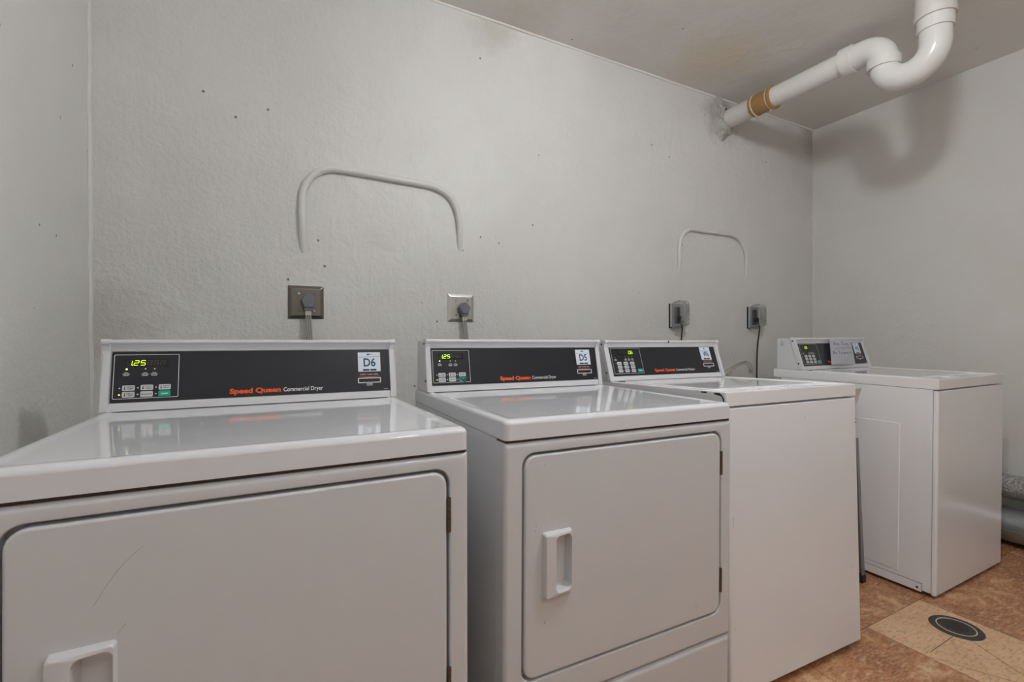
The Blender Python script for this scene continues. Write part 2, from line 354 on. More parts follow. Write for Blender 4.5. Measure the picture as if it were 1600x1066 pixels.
def console(root, w, cy, cty, ctz, cby, kind, number, digits, stained=False, note=False):
    L = math.hypot(cty-cy, ctz); a = (cty-cy)/L; b = ctz/L
    def f(u, s, h=0.0): return (u, cy+a*s-b*h, H+b*s+a*h)
    # housing: slanted front moulding with an overhanging rounded bar along the top
    prof = [(0, 0), (.019, 0), (.0195, -.002), (.1425, -.002), (.143, .001), (.147, .003), (.152, .007), (.157, .0115)]
    for k in range(7): an = -PI/2+PI*k/6; prof.append((.1635+.0055*math.sin(an)*1.0, .0125+.0055*math.cos(an)*1.0))
    yb = lambda s: 0
    bm = bmesh.new(); pts = [f(0, s, h)[1:] for s, h in prof] + [(cty+.020, H+ctz+.001), (cy+.018, H)]
    x0, x1 = .006, w-.006
    loft(bm, [[(x0, y, z) for y, z in pts], [(x1, y, z) for y, z in pts]], True)
    con = finish('console', bm, m_trim, root, angle=40)
    # rear box
    bm = bmesh.new(); q = [(cy+.0185, H), (cty+.0205, H+ctz-.004), (cby, H+ctz-.004), (cby, H)]
    loft(bm, [[(.002, y, z) for y, z in q], [(w-.002, y, z) for y, z in q]], True)
    bmesh.ops.bevel(bm, geom=list(bm.edges), offset=.0015, segments=2, affect='EDGES')
    finish('rear_housing', bm, m_enamel, con)
    # end caps
    for sx in (0, 1):
        bm = bmesh.new(); e0, e1 = (0, .0165) if sx == 0 else (w-.0165, w)
        pr = [(0, .0045), (.138, .0045), (.146, .008), (.152, .012)]
        for k in range(7): an = -PI/2+PI*k/6; pr.append((.1625+.0075*math.sin(an), .0125+.0075*math.cos(an)))
        pt = [f(0, s, h)[1:] for s, h in pr] + [(cty+.0195, H+ctz+.0025), (cy+.0175, H)]
        loft(bm, [[(e0, y, z) for y, z in pt], [(e1, y, z) for y, z in pt]], True)
        bmesh.ops.bevel(bm, geom=[e for e in bm.edges if abs(e.verts[0].co.x-e.verts[1].co.x) < 1e-6 and abs(e.verts[0].co.x-(e0 if sx == 0 else e1)) < 1e-5], offset=.0015, segments=2, affect='EDGES')
        finish('end_cap', bm, m_trim, con, angle=40)
    fx = 1 if kind == 'dryer' else 0
    # screws in the left end cap
    for s_, h_ in ((.158, -.006), (.037, -.009)):
        bm = bmesh.new(); y, z = f(0, s_, h_)[1:]; n = 12
        loft(bm, [[(xx, y+.0042*math.cos(2*PI*k/n), z+.0042*math.sin(2*PI*k/n)) for k in range(n)] for xx in (.001, -.0012)]); finish('screw', bm, m_black, con)
    x0, x1 = (.0185, .6655) if kind == 'dryer' else (.0275, .628)
    if kind == 'washer':
        x1 = min(x1, w-.019)
    bm = bmesh.new(); slab(bm, f, rr(x0, x1, .0205, .1415, .002, 2), -.0035, .0005); finish('faceplate', bm, m_face, con)
    h0 = .0008
    # silver frame round the controls
    fr = (.0225, .1495, .0285, .1348) if kind == 'dryer' else (.0325, .1850, .0290, .1392)
    bm = bmesh.new(); o_ = rr(fr[0], fr[1], fr[2], fr[3], .003, 3); i_ = rr(fr[0]+.0013, fr[1]-.0013, fr[2]+.0013, fr[3]-.0013, .002, 3)
    loft(bm, [[f(*p, h0) for p in o_], [f(*p, h0) for p in i_]], cap1=False); finish('control_frame', bm, m_line, con, flat=True)
    # display
    if kind == 'dryer': du, dv, dh, dw, pit = .0472, .1085, .0112, .0085, .0128
    else: du, dv, dh, dw, pit = .0735, .1130, .0125, .0085, .0122
    bm = bmesh.new(); slab(bm, f, rr(du-.004, du+6*pit+.003, dv-.004, dv+dh+.004, .001, 2), 0, .0009)
    disp = finish('display', bm, m_glass, con)
    bl = bmesh.new(); bu = bmesh.new()
    for i, ch in enumerate(digits):
        u = du+i*pit
        if ch == ' ': seven(bu, f, '8', u, dv, dw, dh, .0012)
        else:
            seven(bl, f, ch.strip('.'), u, dv, dw, dh, .0013); seven(bu, f, ch.strip('.'), u, dv, dw, dh, .0012, inv=True)
            if '.' in ch: disc(bl, f, u+dw+.0018, dv, .0011, 8, .0013)
    finish('lit_digits', bl, m_lit, con, flat=True); finish('unlit_digits', bu, m_seg, con, flat=True)
    # buttons, lamps and their legends
    btns = []
    if kind == 'dryer':
        cols = [(.0404, .0640), (.0750, .0990), (.1100, .1338)]; rows = [(.0478, .0606), (.0318, .0452)]
        names = [['HIGH|TEMP', 'LOW|TEMP', 'NO|HEAT'], ['MED|TEMP', 'DELICATE', 'START']]
        for r_, (v0, v1) in enumerate(rows):
            for c_, (u0, u1) in enumerate(cols): btns.append((u0, u1, v0, v1, names[r_][c_], r_ == 1 and c_ == 2))
        dots = [(u0-.0052, (v0+v1)/2, r_ == 1 and c_ == 0) for r_, (v0, v1) in enumerate(rows) for c_, (u0, u1) in enumerate(cols)]
        dots += [(.0468, .0994, True), (.0828, .0994, False), (.1008, .0990, False)]
        legends = [(.0465, .093, 1), (.0823, .092, 0), (.1001, .092, 0)]
    else:
        for r_ in range(3):
            for c_ in range(3):
                u0 = .0540+c_*.0335+r_*.0004; v0 = .0668-r_*.0158
                btns.append((u0, u0+.0218, v0, v0+.0126, '', False))
        btns.append((.1540, .1805, .0345, .0482, '', True))
        dots = [(.0475+c_*.0335, .0732-r_*.0158, False) for r_ in range(3) for c_ in range(3)] + [(.0500, .1000, False), (.1020, .1005, False), (.1195, .1005, False), (.1365, .1005, False)]
        legends = [(.0500, .094, 0), (.1021, .0945, 0), (.1194, .0945, 0), (.1368, .0945, 0)]
    ink = bmesh.new(); wh = bmesh.new()
    for (u0, u1, v0, v1, nm, g) in btns:
        bm = bmesh.new(); slab(bm, f, rr(u0, u1, v0, v1, .0022, 3), 0, .0013)
        finish('button', bm, m_green if g else m_btn, con)
        if nm and not g:
            ls = nm.split('|')
            if len(ls) == 2:
                text(ink, f, ls[0], u0+.0085, u1-.0025, v0+.0075, .0026, .0016, .02); text(ink, f, ls[1], u0+.0085, u1-.0025, v0+.0030, .0026, .0016, .02)
                stroke(ink, f, [(u0+.0048, v0+.0105), (u0+.0048, v0+.0045)], .0014, .0016); disc(ink, f, u0+.0048, v0+.0040, .0016, 8, .0016)
            else: text(ink, f, nm, u0+.002, u1-.002, v0+.0050, .0032, .0016, .02)
        elif not nm and not g:
            stroke(ink, f, [(u0+.004, v0+.0062), (u0+.0095, v0+.0064)], .0026, .0016); stroke(ink, f, [(u0+.0108, v0+.0062), (u1-.004, v0+.0062)], .0022, .0016)
        else:
            gl = bmesh.new(); stroke(gl, f, [(u0+.006, v0+.0062), (u1-.006, v0+.0066)], .0022, .0016); finish('green_button_mark', gl, m_white, con, flat=True)
    finish('button_lettering', ink, m_ink, con, flat=True)
    for (u, v, lit) in dots:
        if kind == 'dryer':
            bm = bmesh.new(); r_ = .0021 if v > .09 and lit else .0016
            loft(bm, [[f(u+r_*math.cos(2*PI*k/10), v+r_*math.sin(2*PI*k/10), hh) for k in range(10)] for hh in (0, .0012)])
            finish('indicator_lamp', bm, m_led if lit else m_line, con)
        else: disc(wh, f, u, v, .0011, 8, .0009)
    if kind == 'washer': finish('indicator_dots', wh, m_line, con, flat=True); wh = bmesh.new()
    for (u, v, st) in legends:
        wh = bmesh.new()
        for k, wd in enumerate((.0035, .0065, .0050)):
            yv = v-.0022-k*.0032; stroke(wh, f, [(u-wd, yv), (u-wd*.15, yv)], .0014, .0009); stroke(wh, f, [(u+wd*.10, yv), (u+wd, yv)], .0014, .0009)
        finish('indicator_legend', wh, m_line, con, flat=True)
    wh = bmesh.new()
    # lettering
    if kind == 'dryer': lu0, lu1, cu0, cu1, base, cap = .2576, .3754, .3820, .4805, .0300, .0112
    else: lu0, lu1, cu0, cu1, base, cap = .2447, .3600, .3660, .4764, .0335, .0112
    bm = bmesh.new(); text(bm, f, 'Speed Queen', lu0, lu1, base, cap*1.08, .0010, .046); finish('orange_lettering', bm, m_orange, con, flat=True)
    text(wh, f, 'Commercial Dryer' if kind == 'dryer' else 'Commercial Washer', cu0, cu1, base, cap*.98, .0010, .006)
    finish('white_lettering', wh, m_white, con, flat=True); wh = bmesh.new()
    # sticker with the machine number
    su0, su1, sv0, sv1 = (.5765, .6402, .0768, .1338) if kind == 'dryer' else (.5340, .5965, .0800, .1405)
    k_ = (su1-su0)/.0637; sk = .0018 if number == 'D5' else 0
    def fs(u, v, h=0): return f(su0+u*(su1-su0)+v*sk*-1, sv0+v*(sv1-sv0), h)
    bm = bmesh.new(); loft(bm, [[fs(*p, .0004) for p in rr(0, 1, 0, 1, .02, 2)], [fs(*p, .0009) for p in rr(0, 1, 0, 1, .02, 2)]]); stk = finish('number_sticker', bm, m_sticker, con)
    bm = bmesh.new(); text(bm, fs, number, .24, .78, .275, .41, .0012, .022); finish('sticker_number', bm, m_navy, con, flat=True)
    bi = bmesh.new()
    stroke(bi, fs, [(.04, .755), (.94, .76)], .012, .0012)
    finish('sticker_line', bi, m_ink, con, flat=True)
    for q in ((.21, .49), (.53, .81)):
        bi = bmesh.new(); poly(bi, fs, [(q[0], .04), (q[1], .04), (q[1], .13), (q[0], .13)], .0012); finish('sticker_box', bi, m_ink, con, flat=True)
    bi = bmesh.new(); disc(bi, fs, .43, .885, .045, 10, .0012); disc(bi, fs, .49, .895, .040, 10, .0013); stroke(bi, fs, [(.53, .885), (.62, .885)], .02, .0012)
    finish('sticker_logo', bi, simple('logo_blue', (.05, .10, .38), .5), con, flat=True)
    # card slot
    cu = .6072 if kind == 'dryer' else .5675
    hw = .0325; sv = .0512 if kind == 'dryer' else .0565
    bm = bmesh.new(); o_ = rr(cu-hw, cu+hw, sv-.0078, sv+.0078, .002, 3); i_ = rr(cu-hw+.0026, cu+hw-.0026, sv-.0052, sv+.0052, .001, 3)
    loft(bm, [[f(*p, 0) for p in o_], [f(*p, .0025) for p in o_], [f(*p, .0025) for p in i_], [f(*p, -.002) for p in i_]], cap1=False)
    finish('card_slot_frame', bm, m_btn, con)
    bm = bmesh.new(); poly(bm, f, i_, .0007); finish('card_slot', bm, m_black, con, flat=True)
    bm = bmesh.new(); tv = sv+.0155
    text(bm, f, 'INSERT CARD HERE', cu-.026, cu+.025, tv, .0040, .0012, .02)
    rd = bmesh.new(); n = 10
    up_ = [(cu-.030+.060*k/n, tv-.0035-.0035*math.sin(PI*k/n)) for k in range(n+1)]; lo_ = [(cu-.030+.060*k/n, tv-.0032-.0010*math.sin(PI*k/n)) for k in range(n+1)]
    for k in range(n): poly(rd, f, [up_[k], up_[k+1], lo_[k+1], lo_[k]], .0010)
    finish('slot_arrow', rd, m_red, con, flat=True); finish('slot_lettering', bm, simple('pale_red_print', (.62, .38, .34), .5), con, flat=True)
    for k in range(3): stroke(wh, f, [(cu-.008+k*.006, sv-.0108), (cu-.0045+k*.006, sv-.0108)], .0022, .0009)
    stroke(wh, f, [(cu-.008, sv-.0145), (cu+.008, sv-.0145)], .0011, .0009); finish('slot_icon', wh, m_line, con, flat=True)
    wh = bmesh.new(); stroke(wh, f, [(x1-.018, .0245), (x1-.006, .0245)], .0010, .0009); finish('panel_mark', wh, m_line, con, flat=True)
    return con, f

def arr(*p): return list(p)
def dryer(label, loc, rot, number, digits, extra=False):
    w, d = .683, .718
    root = thing('clothes_dryer', label, 'dryer', loc, rot, 'white front-loading dryers')
    zo = loc[2]
    # cabinet
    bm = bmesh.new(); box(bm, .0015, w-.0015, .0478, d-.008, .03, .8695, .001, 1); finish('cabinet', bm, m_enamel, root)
    # side embossing line (a shallow pressed panel)
    # front panel with the rounded door opening
    zt, zb = .8655, .2875
    hx0, hx1, hz0, hz1 = .0418, .6447, .3535, .8405
    bm = bmesh.new()
    def L(y, ins, r): return [(px, y, pz) for px, pz in rr(ins, w-ins, zb+ins, zt-ins, r, 6)]
    def Hl(y, ins, r): return [(px, y, pz) for px, pz in rr(hx0-ins, hx1+ins, hz0-ins, hz1+ins, r, 6)]
    loops = [L(.045, 0, .002), L(.010, 0, .002), L(.006, .0010, .0025), L(.003, .003, .003), L(.001, .006, .004), L(0, .010, .004),
             Hl(0, .003, .031), Hl(.001, .001, .029), Hl(.004, 0, .028), Hl(.024, 0, .028)]
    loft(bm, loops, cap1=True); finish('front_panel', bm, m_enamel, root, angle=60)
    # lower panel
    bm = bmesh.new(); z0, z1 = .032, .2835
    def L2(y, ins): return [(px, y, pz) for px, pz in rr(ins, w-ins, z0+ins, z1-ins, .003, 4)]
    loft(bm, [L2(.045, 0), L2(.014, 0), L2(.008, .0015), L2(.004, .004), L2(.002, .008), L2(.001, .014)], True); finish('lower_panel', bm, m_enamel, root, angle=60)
    # door
    dx0, dx1, dz0, dz1 = .0470, .6395, .3585, .8355
    bm = bmesh.new(); ox0, ox1, oz0, oz1 = .118, .1585, .537, .6575
    def D(y, ins): return [(px, y, pz) for px, pz in rr(dx0+ins, dx1-ins, dz0+ins, dz1-ins, .026-ins*.5, 6)]
    def O(y, ins=0, r=.010): return [(px, y, pz) for px, pz in rr(ox0+ins, ox1-ins, oz0+ins, oz1-ins, r, 6)]
    loft(bm, [D(.020, 0), D(.004, 0), D(.0012, .0008), D(-.0006, .0025), D(-.0015, .005), O(-.0015, -.004, .012), O(.019, -.004, .012)], cap1=False)
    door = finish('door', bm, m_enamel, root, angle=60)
    # handle: moulded grip with a deep scoop behind it
    bm = bmesh.new()
    def HL(y, ins):
        out = []
        for px, pz in rr(.0895+ins, .1625-ins*.7, .5265+ins, .6675-ins, .005, 6):
            k = 1-((pz-.597)/.071)**2
            px += (-.0042 if px < .115 else .0030)*max(0, k); out.append((px, y, pz))
        return out
    def OL(y, ins, r):
        out = []
        for px, pz in rr(ox0+ins, ox1-ins*.2, oz0+ins, oz1-ins, r, 6):
            k = 1-((pz-.597)/.065)**2; px += (-.003 if px < .13 else .0025)*max(0, k); out.append((px, y, pz))
        return out
    loops = [HL(-.0012, 0), HL(-.014, .0018), HL(-.0165, .004), OL(-.0165, -.002, .011), OL(-.015, 0, .0105), OL(-.002, .002, .009), OL(.014, .004, .009)]
    # slope the face back towards the opening's far edge
    sl = []
    for lp in loops:
        q = []
        for (px, py, pz) in lp:
            if py < -.002: py = py + max(0, (px-.118)/.0445)*.0065
            q.append((px, py, pz))
        sl.append(q)
    loft(bm, sl); finish('handle', bm, m_plastic, door, angle=35)
    # hinges
    for zc in (.7545, .4405):
        bm = bmesh.new(); n = 12
        for k in range(5):
            za = zc-.032+k*.0128
            loft(bm, [[(.6435+.0040*math.cos(2*PI*j/n), .0005+.0040*math.sin(2*PI*j/n), zz) for j in range(n)] for zz in (za+.0004, za+.0122)], True)
        box(bm, .6395, .6435, .002, .004, zc-.030, zc+.030)
        finish('hinge', bm, m_brass, door)
    bm = bmesh.new(); box(bm, .004, w-.004, .005, d-.02, .8660, .8706); finish('lid_gap_shade', bm, simple('rusty_shaded_gap', (.07, .045, .03), .8), root)  # dark brown strip under the lid: the gap's shadow and rust painted in
    # lid
    bm = bmesh.new()
    def T_(z, ins, r): return [(px, py, z) for px, py in rr(ins, w-ins, ins-.001, d-ins, max(.003, r), 6)]
    zl = .8705
    loft(bm, [T_(zl, .003, .012), T_(zl+.001, 0, .014), T_(H-.011, 0, .014), T_(H-.0072, .0010, .014), T_(H-.0036, .0036, .013), T_(H-.0010, .0078, .012), T_(H, .013, .011),
              T_(H, .018, .016), T_(H-.0006, .022, .020), T_(H-.0018, .030, .026), T_(H-.002, .036, .03)], True)
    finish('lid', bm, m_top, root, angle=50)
    con, f = console(root, w, .5672, .6001, .1653, .6908, 'dryer', number, digits)
    machine_feet(root, w, d, rot, zo)
    if number == 'D5':   # green ink worn off and smeared round the start button
        bm = bmesh.new()
        for (u, v, r) in ((.117, .040, .006), (.124, .036, .0075), (.130, .040, .006), (.1275, .030, .005), (.122, .046, .004), (.135, .043, .0035)):
            pts = [(u+r*random.uniform(.5, 1.1)*math.cos(2*PI*k/12), v+r*random.uniform(.4, .9)*math.sin(2*PI*k/12)) for k in range(12)]; poly(bm, f, pts, .0018)
        finish('ink_smear', bm, simple('smeared_green', (.02, .09, .07), .4), con, flat=True)
    def ff(u, v, h=0): return (u, -.0016-h, v)
    bm = bmesh.new()
    if number == 'D6':
        P = [(.160, .715), (.170, .732), (.181, .752), (.193, .772), (.203, .785)]
        P = [(p.x, p.y) for p in smoothpath([(a, b, 0) for a, b in [(.1375, .719), (.148, .738), (.160, .757), (.176, .776), (.192, .790)]], 4)]
        m_scr = simple('scratch', (.34, .25, .22), .6); stroke(bm, ff, P, .0005, .0001); finish('scratch', bm, m_scr, door, flat=True)
        bm = bmesh.new(); stroke(bm, ff, [(.163, .674), (.172, .687)], .0005, .0001); finish('scratch', bm, m_scr, door, flat=True)
    else:
        for (u, v, r) in ((.5506, .3942, .0018), (.0725, .674, .0012), (.074, .684, .0012), (.095, .812, .0012), (.52, .80, .0010)): disc(bm, ff, u, v, r, 8, .0001)
        stroke(bm, ff, [(.094, .470), (.098, .476)], .0012, .0001)
        finish('scuff_mark', bm, simple('scuff', (.22, .20, .18), .6), door, flat=True)
    return root

def washer(label, loc, rot, number, digits):
    w, d = .651, .708
    root = thing('washing_machine', label, 'washer', loc, rot, 'white top-loading washing machines')
    zt = .8655
    # cabinet with pressed side panels
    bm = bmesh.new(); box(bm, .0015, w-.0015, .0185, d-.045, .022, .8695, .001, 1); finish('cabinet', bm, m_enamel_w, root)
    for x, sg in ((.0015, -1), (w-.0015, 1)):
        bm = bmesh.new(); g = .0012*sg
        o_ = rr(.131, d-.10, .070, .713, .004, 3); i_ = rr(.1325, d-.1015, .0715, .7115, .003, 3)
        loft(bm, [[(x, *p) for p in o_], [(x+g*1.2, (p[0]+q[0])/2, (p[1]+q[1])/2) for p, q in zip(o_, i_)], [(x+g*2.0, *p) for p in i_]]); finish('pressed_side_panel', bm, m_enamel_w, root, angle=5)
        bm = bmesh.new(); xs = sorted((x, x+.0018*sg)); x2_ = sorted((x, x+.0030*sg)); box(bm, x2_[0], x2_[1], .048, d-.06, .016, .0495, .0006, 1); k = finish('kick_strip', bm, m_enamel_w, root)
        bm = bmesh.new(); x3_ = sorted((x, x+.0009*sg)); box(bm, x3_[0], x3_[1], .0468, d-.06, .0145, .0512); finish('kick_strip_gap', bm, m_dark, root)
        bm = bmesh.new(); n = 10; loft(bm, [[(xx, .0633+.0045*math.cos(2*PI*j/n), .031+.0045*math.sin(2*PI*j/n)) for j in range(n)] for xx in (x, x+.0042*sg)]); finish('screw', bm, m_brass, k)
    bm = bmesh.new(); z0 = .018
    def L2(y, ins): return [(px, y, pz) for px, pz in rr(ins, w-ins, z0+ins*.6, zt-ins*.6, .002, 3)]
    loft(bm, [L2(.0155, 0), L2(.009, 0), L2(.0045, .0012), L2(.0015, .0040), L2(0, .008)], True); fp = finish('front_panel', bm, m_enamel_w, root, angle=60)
    # top panel with raised rim and sunk centre
    bm = bmesh.new(); zl = .8705
    def T_(z, ins, r): return [(px, py, z) for px, py in rr(ins, w-ins, ins-.001, d-ins, max(.002, r), 6)]
    loft(bm, [T_(zl, .002, .004), T_(zl+.001, 0, .006), T_(H-.006, 0, .006), T_(H-.0022, .0012, .006), T_(H, .005, .006), T_(H, .013, .010), T_(H-.0015, .017, .012), T_(H-.0065, .020, .014), T_(H-.0075, .024, .014)], True)
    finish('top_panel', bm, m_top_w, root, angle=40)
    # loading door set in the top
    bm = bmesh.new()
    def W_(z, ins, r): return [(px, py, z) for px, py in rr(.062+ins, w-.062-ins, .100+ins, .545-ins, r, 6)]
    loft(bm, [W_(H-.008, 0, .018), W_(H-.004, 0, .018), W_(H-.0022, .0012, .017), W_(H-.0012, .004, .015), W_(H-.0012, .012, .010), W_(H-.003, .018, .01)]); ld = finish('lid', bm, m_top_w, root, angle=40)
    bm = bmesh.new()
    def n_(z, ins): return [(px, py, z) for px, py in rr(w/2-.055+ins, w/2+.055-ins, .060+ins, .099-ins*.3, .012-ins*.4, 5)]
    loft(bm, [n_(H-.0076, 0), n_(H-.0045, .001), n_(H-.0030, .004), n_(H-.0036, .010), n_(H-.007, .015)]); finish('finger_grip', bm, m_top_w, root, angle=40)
    con, f = console(root, w, .5509, .6022, .1662, .6875, 'washer', number, digits)
    machine_feet(root, w, d, rot, loc[2])
    def fl(u, v, h=0): return (-h, u, v)
    bm = bmesh.new()
    if number == 'W6':
        disc(bm, f, .3426, .1610, .0050, 12, .0186); finish('screw_hole', bm, m_black, con, flat=True)
        bm = bmesh.new()
        def blob(u, v, r, s=1):
            poly(bm, fl, [(u+r*random.uniform(.6, 1.1)*s*math.cos(2*PI*k/9), v+r*random.uniform(.6, 1.1)*math.sin(2*PI*k/9)) for k in range(9)], .0006)
        blob(.082, .9075, .0035, 4.5); blob(.030, .9060, .0045, 4)
        stroke(bm, fl, [(.034, .905), (.016, .902), (.009, .893), (.008, .880), (.0095, .876)], .0042, .0007); blob(.014, .8765, .005, 2.2)
        finish('chipped_paint', bm, m_black, root, flat=True)
        bm = bmesh.new()
        def ff(u, v, h=0): return (u, -h, v)
        for (u, v, l) in ((.645, .792, .006), (.641, .778, .010)): stroke(bm, ff, [(u-l/2, v), (u+l/2, v)], .004, .0006)
        for (u, v, l) in ((.02, .53, .03), (.02, .22, .002), (.36, .815, .01), (.60, .28, .008), (.58, .245, .006), (.545, .26, .006)): stroke(bm, ff, [(u, v-l/2), (u+.002, v+l/2)], .0015, .0004)
        finish('scuff_mark', bm, simple('scuff_front', (.35, .34, .33), .6), fp, flat=True)
    else:
        disc(bm, f, .3587, .1610, .0050, 12, .0186)
        finish('screw_hole', bm, m_black, con, flat=True)
        bm = bmesh.new()
        def fs2(u, v, h=0): return (.002-h, u, v)
        for k, y in enumerate((.6655, .6590, .6525)):
            stroke(bm, fs2, [(y, 1.064-k*.003), (y, 1.054)], .0022, .0004); stroke(bm, fs2, [(y, 1.051), (y, 1.040-(k % 2)*.003)], .0026, .0004)
        finish('side_lettering', bm, m_pen, con, flat=True)
    return root, f

machines = {}
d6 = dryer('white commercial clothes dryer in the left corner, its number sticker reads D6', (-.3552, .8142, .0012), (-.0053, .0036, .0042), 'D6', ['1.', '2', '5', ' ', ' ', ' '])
# the one lit figure sits in the second half of its cell
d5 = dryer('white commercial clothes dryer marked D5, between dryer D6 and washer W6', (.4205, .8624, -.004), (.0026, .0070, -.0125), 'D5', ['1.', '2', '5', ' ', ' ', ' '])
w6, f6 = washer('white top-loading washer marked W6 with black chips on its top corner, beside dryer D5', (1.181, .9071, .0081), (-.0234, .004, -.0316), 'W6', [' ', ' ', ' ', ' ', '0', '6'])
w5, f5 = washer('white top-loading washer near the right wall with a paper note on its control panel', (2.4195, .9008, -.0037), (.0103, -.0016, -.0025), 'W5', ['0', '5', ' ', ' ', ' ', ' '])

# paper note hanging over the console of the far washer
w5m = Matrix.Translation((2.4195, .9008, -.0037)) @ (Matrix.Rotation(-.0025, 4, 'Z') @ Matrix.Rotation(-.0016, 4, 'Y') @ Matrix.Rotation(.0103, 4, 'X'))
note = thing('paper_note', 'handwritten white paper note hanging over the control panel of the far right washer', 'note', w5m @ Vector(f5(.39, .02, .02)))
base = Vector(note.location)
def fn(dh):
    def g(u, v, h=0):   # u,v in 0..1 on the sheet, hanging from the bar and bulging outwards
        hh = .0055+.013*(v**1.6)+.010*(1-v)**2*(1-u)+.005*math.sin(v*PI)+dh+h+.002*math.sin(u*7)
        a0, a1 = .254+.050*v, .486+.004*v; uu = a0+(a1-a0)*u-hh*.35; s = .018+v*.144
        return Vector(w5m @ Vector(f5(uu, s, hh)))-base
    return g
for i, dh in enumerate((0.0, .0035)):
    g = fn(dh); bm = bmesh.new(); NU, NV = 10, 12; grid = {}
    for a in range(NU+1):
        for b in range(NV+1):
            u, v = a/NU, b/NV
            grid[a, b] = bm.verts.new(g(u*(1.0 if i else .97)+(.0 if i else -.03), v*(1 if i else .985), 0))
    for a in range(NU):
        for b in range(NV): bm.faces.new((grid[a, b], grid[a+1, b], grid[a+1, b+1], grid[a, b+1]))
    bmesh.ops.solidify(bm, geom=list(bm.faces), thickness=.0003)
    finish('paper_sheet', bm, m_paper, note)
bm = bmesh.new(); g = fn(.0040)
def hw(pts, wd=.016): stroke(bm, g, pts, wd, .0003)
def letters(word, x, y, s, adv):
    G = {'N': [[(0, 0), (0, 1), (.7, 0), (.7, 1)]], 'e': [[(0, .3), (.5, .35), (.4, .6), (.1, .55), (0, .2), (.5, 0)]], 'w': [[(0, .6), (.15, 0), (.3, .45), (.45, 0), (.6, .6)]],
         'K': [[(0, 0), (0, 1.3)], [(.6, 1.1), (0, .5), (.65, 0)]], 'i': [[(0, 0), (0, .55)], [(0, .75), (0, .85)]], 'n': [[(0, 0), (0, .6), (.3, .55), (.4, 0)]], 'g': [[(.4, .5), (.05, .5), (.05, .1), (.4, .15), (.4, .6), (.4, -.4), (0, -.4)]],
         'o': [[(0, .3), (.2, .6), (.45, .3), (.2, 0), (0, .3)]], 'F': [[(0, 0), (0, 1.1), (.6, 1.15)], [(0, .6), (.4, .62)]], 'a': [[(.4, .5), (.05, .45), (.05, .05), (.4, .1), (.4, .55), (.45, 0)]],
         'r': [[(0, 0), (0, .55), (.3, .55)]], 'm': [[(0, 0), (0, .6), (.25, .5), (.25, 0), (.25, .5), (.5, .5), (.5, 0)]], 's': [[(.4, .55), (.05, .45), (.35, .2), (0, 0)]], ' ': []}
    for ch in word:
        for st in G[ch]: hw([(x+a*s*.75, y+b*s) for a, b in st])
        x += adv*(1.15 if ch in 'NKFmw' else .85 if ch != 'i' else .5)
letters('New King', .12, .74, .115, .105); letters('No Farmers', .06, .40, .11, .092)
hw([(.12, .595), (.40, .63), (.93, .62)], .014); hw([(.53, .62), (.54, .57)], .02)
finish('handwriting', bm, m_pen, note, flat=True)

# ------------------------------------------------------------------ things on the back wall
def conduit(label, pts, r):
    bm = bmesh.new(); P = smoothpath([(x, y, z) for x, y, z in pts], 8)
    P = [p+Vector((random.uniform(-1, 1)*.0005, 0, random.uniform(-1, 1)*.0005)) for p in P]
    tube(bm, P, r, 14); o = finish('wall_conduit', bm, m_paint); o['label'] = label; o['category'] = 'conduit'; o['group'] = 'bent conduits on the back wall'
    return o
Yc = YB-.009
conduit('painted bent conduit arching over the two dryer outlets', [(.1125, YB+.013, 1.425), (.1115, YB+.004, 1.455), (.1100, Yc, 1.52), (.108, Yc, 1.60), (.112, Yc, 1.66), (.130, Yc, 1.708), (.162, Yc, 1.745), (.205, Yc, 1.766), (.255, Yc, 1.772), (.43, Yc, 1.769), (.60, Yc, 1.765), (.66, Yc, 1.757), (.71, Yc, 1.735), (.742, Yc, 1.697), (.760, Yc, 1.65), (.768, Yc, 1.60), (.771, YB+.002, 1.53), (.774, YB+.014, 1.485)], .0145)
conduit('thin painted bent conduit arching over the clear-covered washer outlets', [(2.163, YB+.014, 1.43), (2.161, YB+.002, 1.47), (2.161, Yc+.002, 1.55), (2.162, Yc, 1.63), (2.180, Yc, 1.690), (2.215, Yc, 1.725), (2.262, Yc, 1.742), (2.38, Yc, 1.743), (2.50, Yc, 1.744), (2.61, Yc, 1.745), (2.68, Yc, 1.728), (2.73, Yc, 1.690), (2.758, Yc, 1.64), (2.769, Yc+.002, 1.58), (2.771, YB+.001, 1.50), (2.771, YB+.014, 1.45)], .0115)
bm = bmesh.new(); tube(bm, [(2.4955, Yc-.001, 1.7435), (2.512, Yc-.001, 1.7440)], .0135, 14); cp = finish('conduit_coupling', bm, m_paint); cp['label'] = 'small painted coupling at the middle of the thin conduit'; cp['category'] = 'coupling'
cp.parent = [o for o in bpy.data.objects if o.name.startswith('wall_conduit')][-1]; del cp['label']; del cp['category']; cp.name = 'coupling'

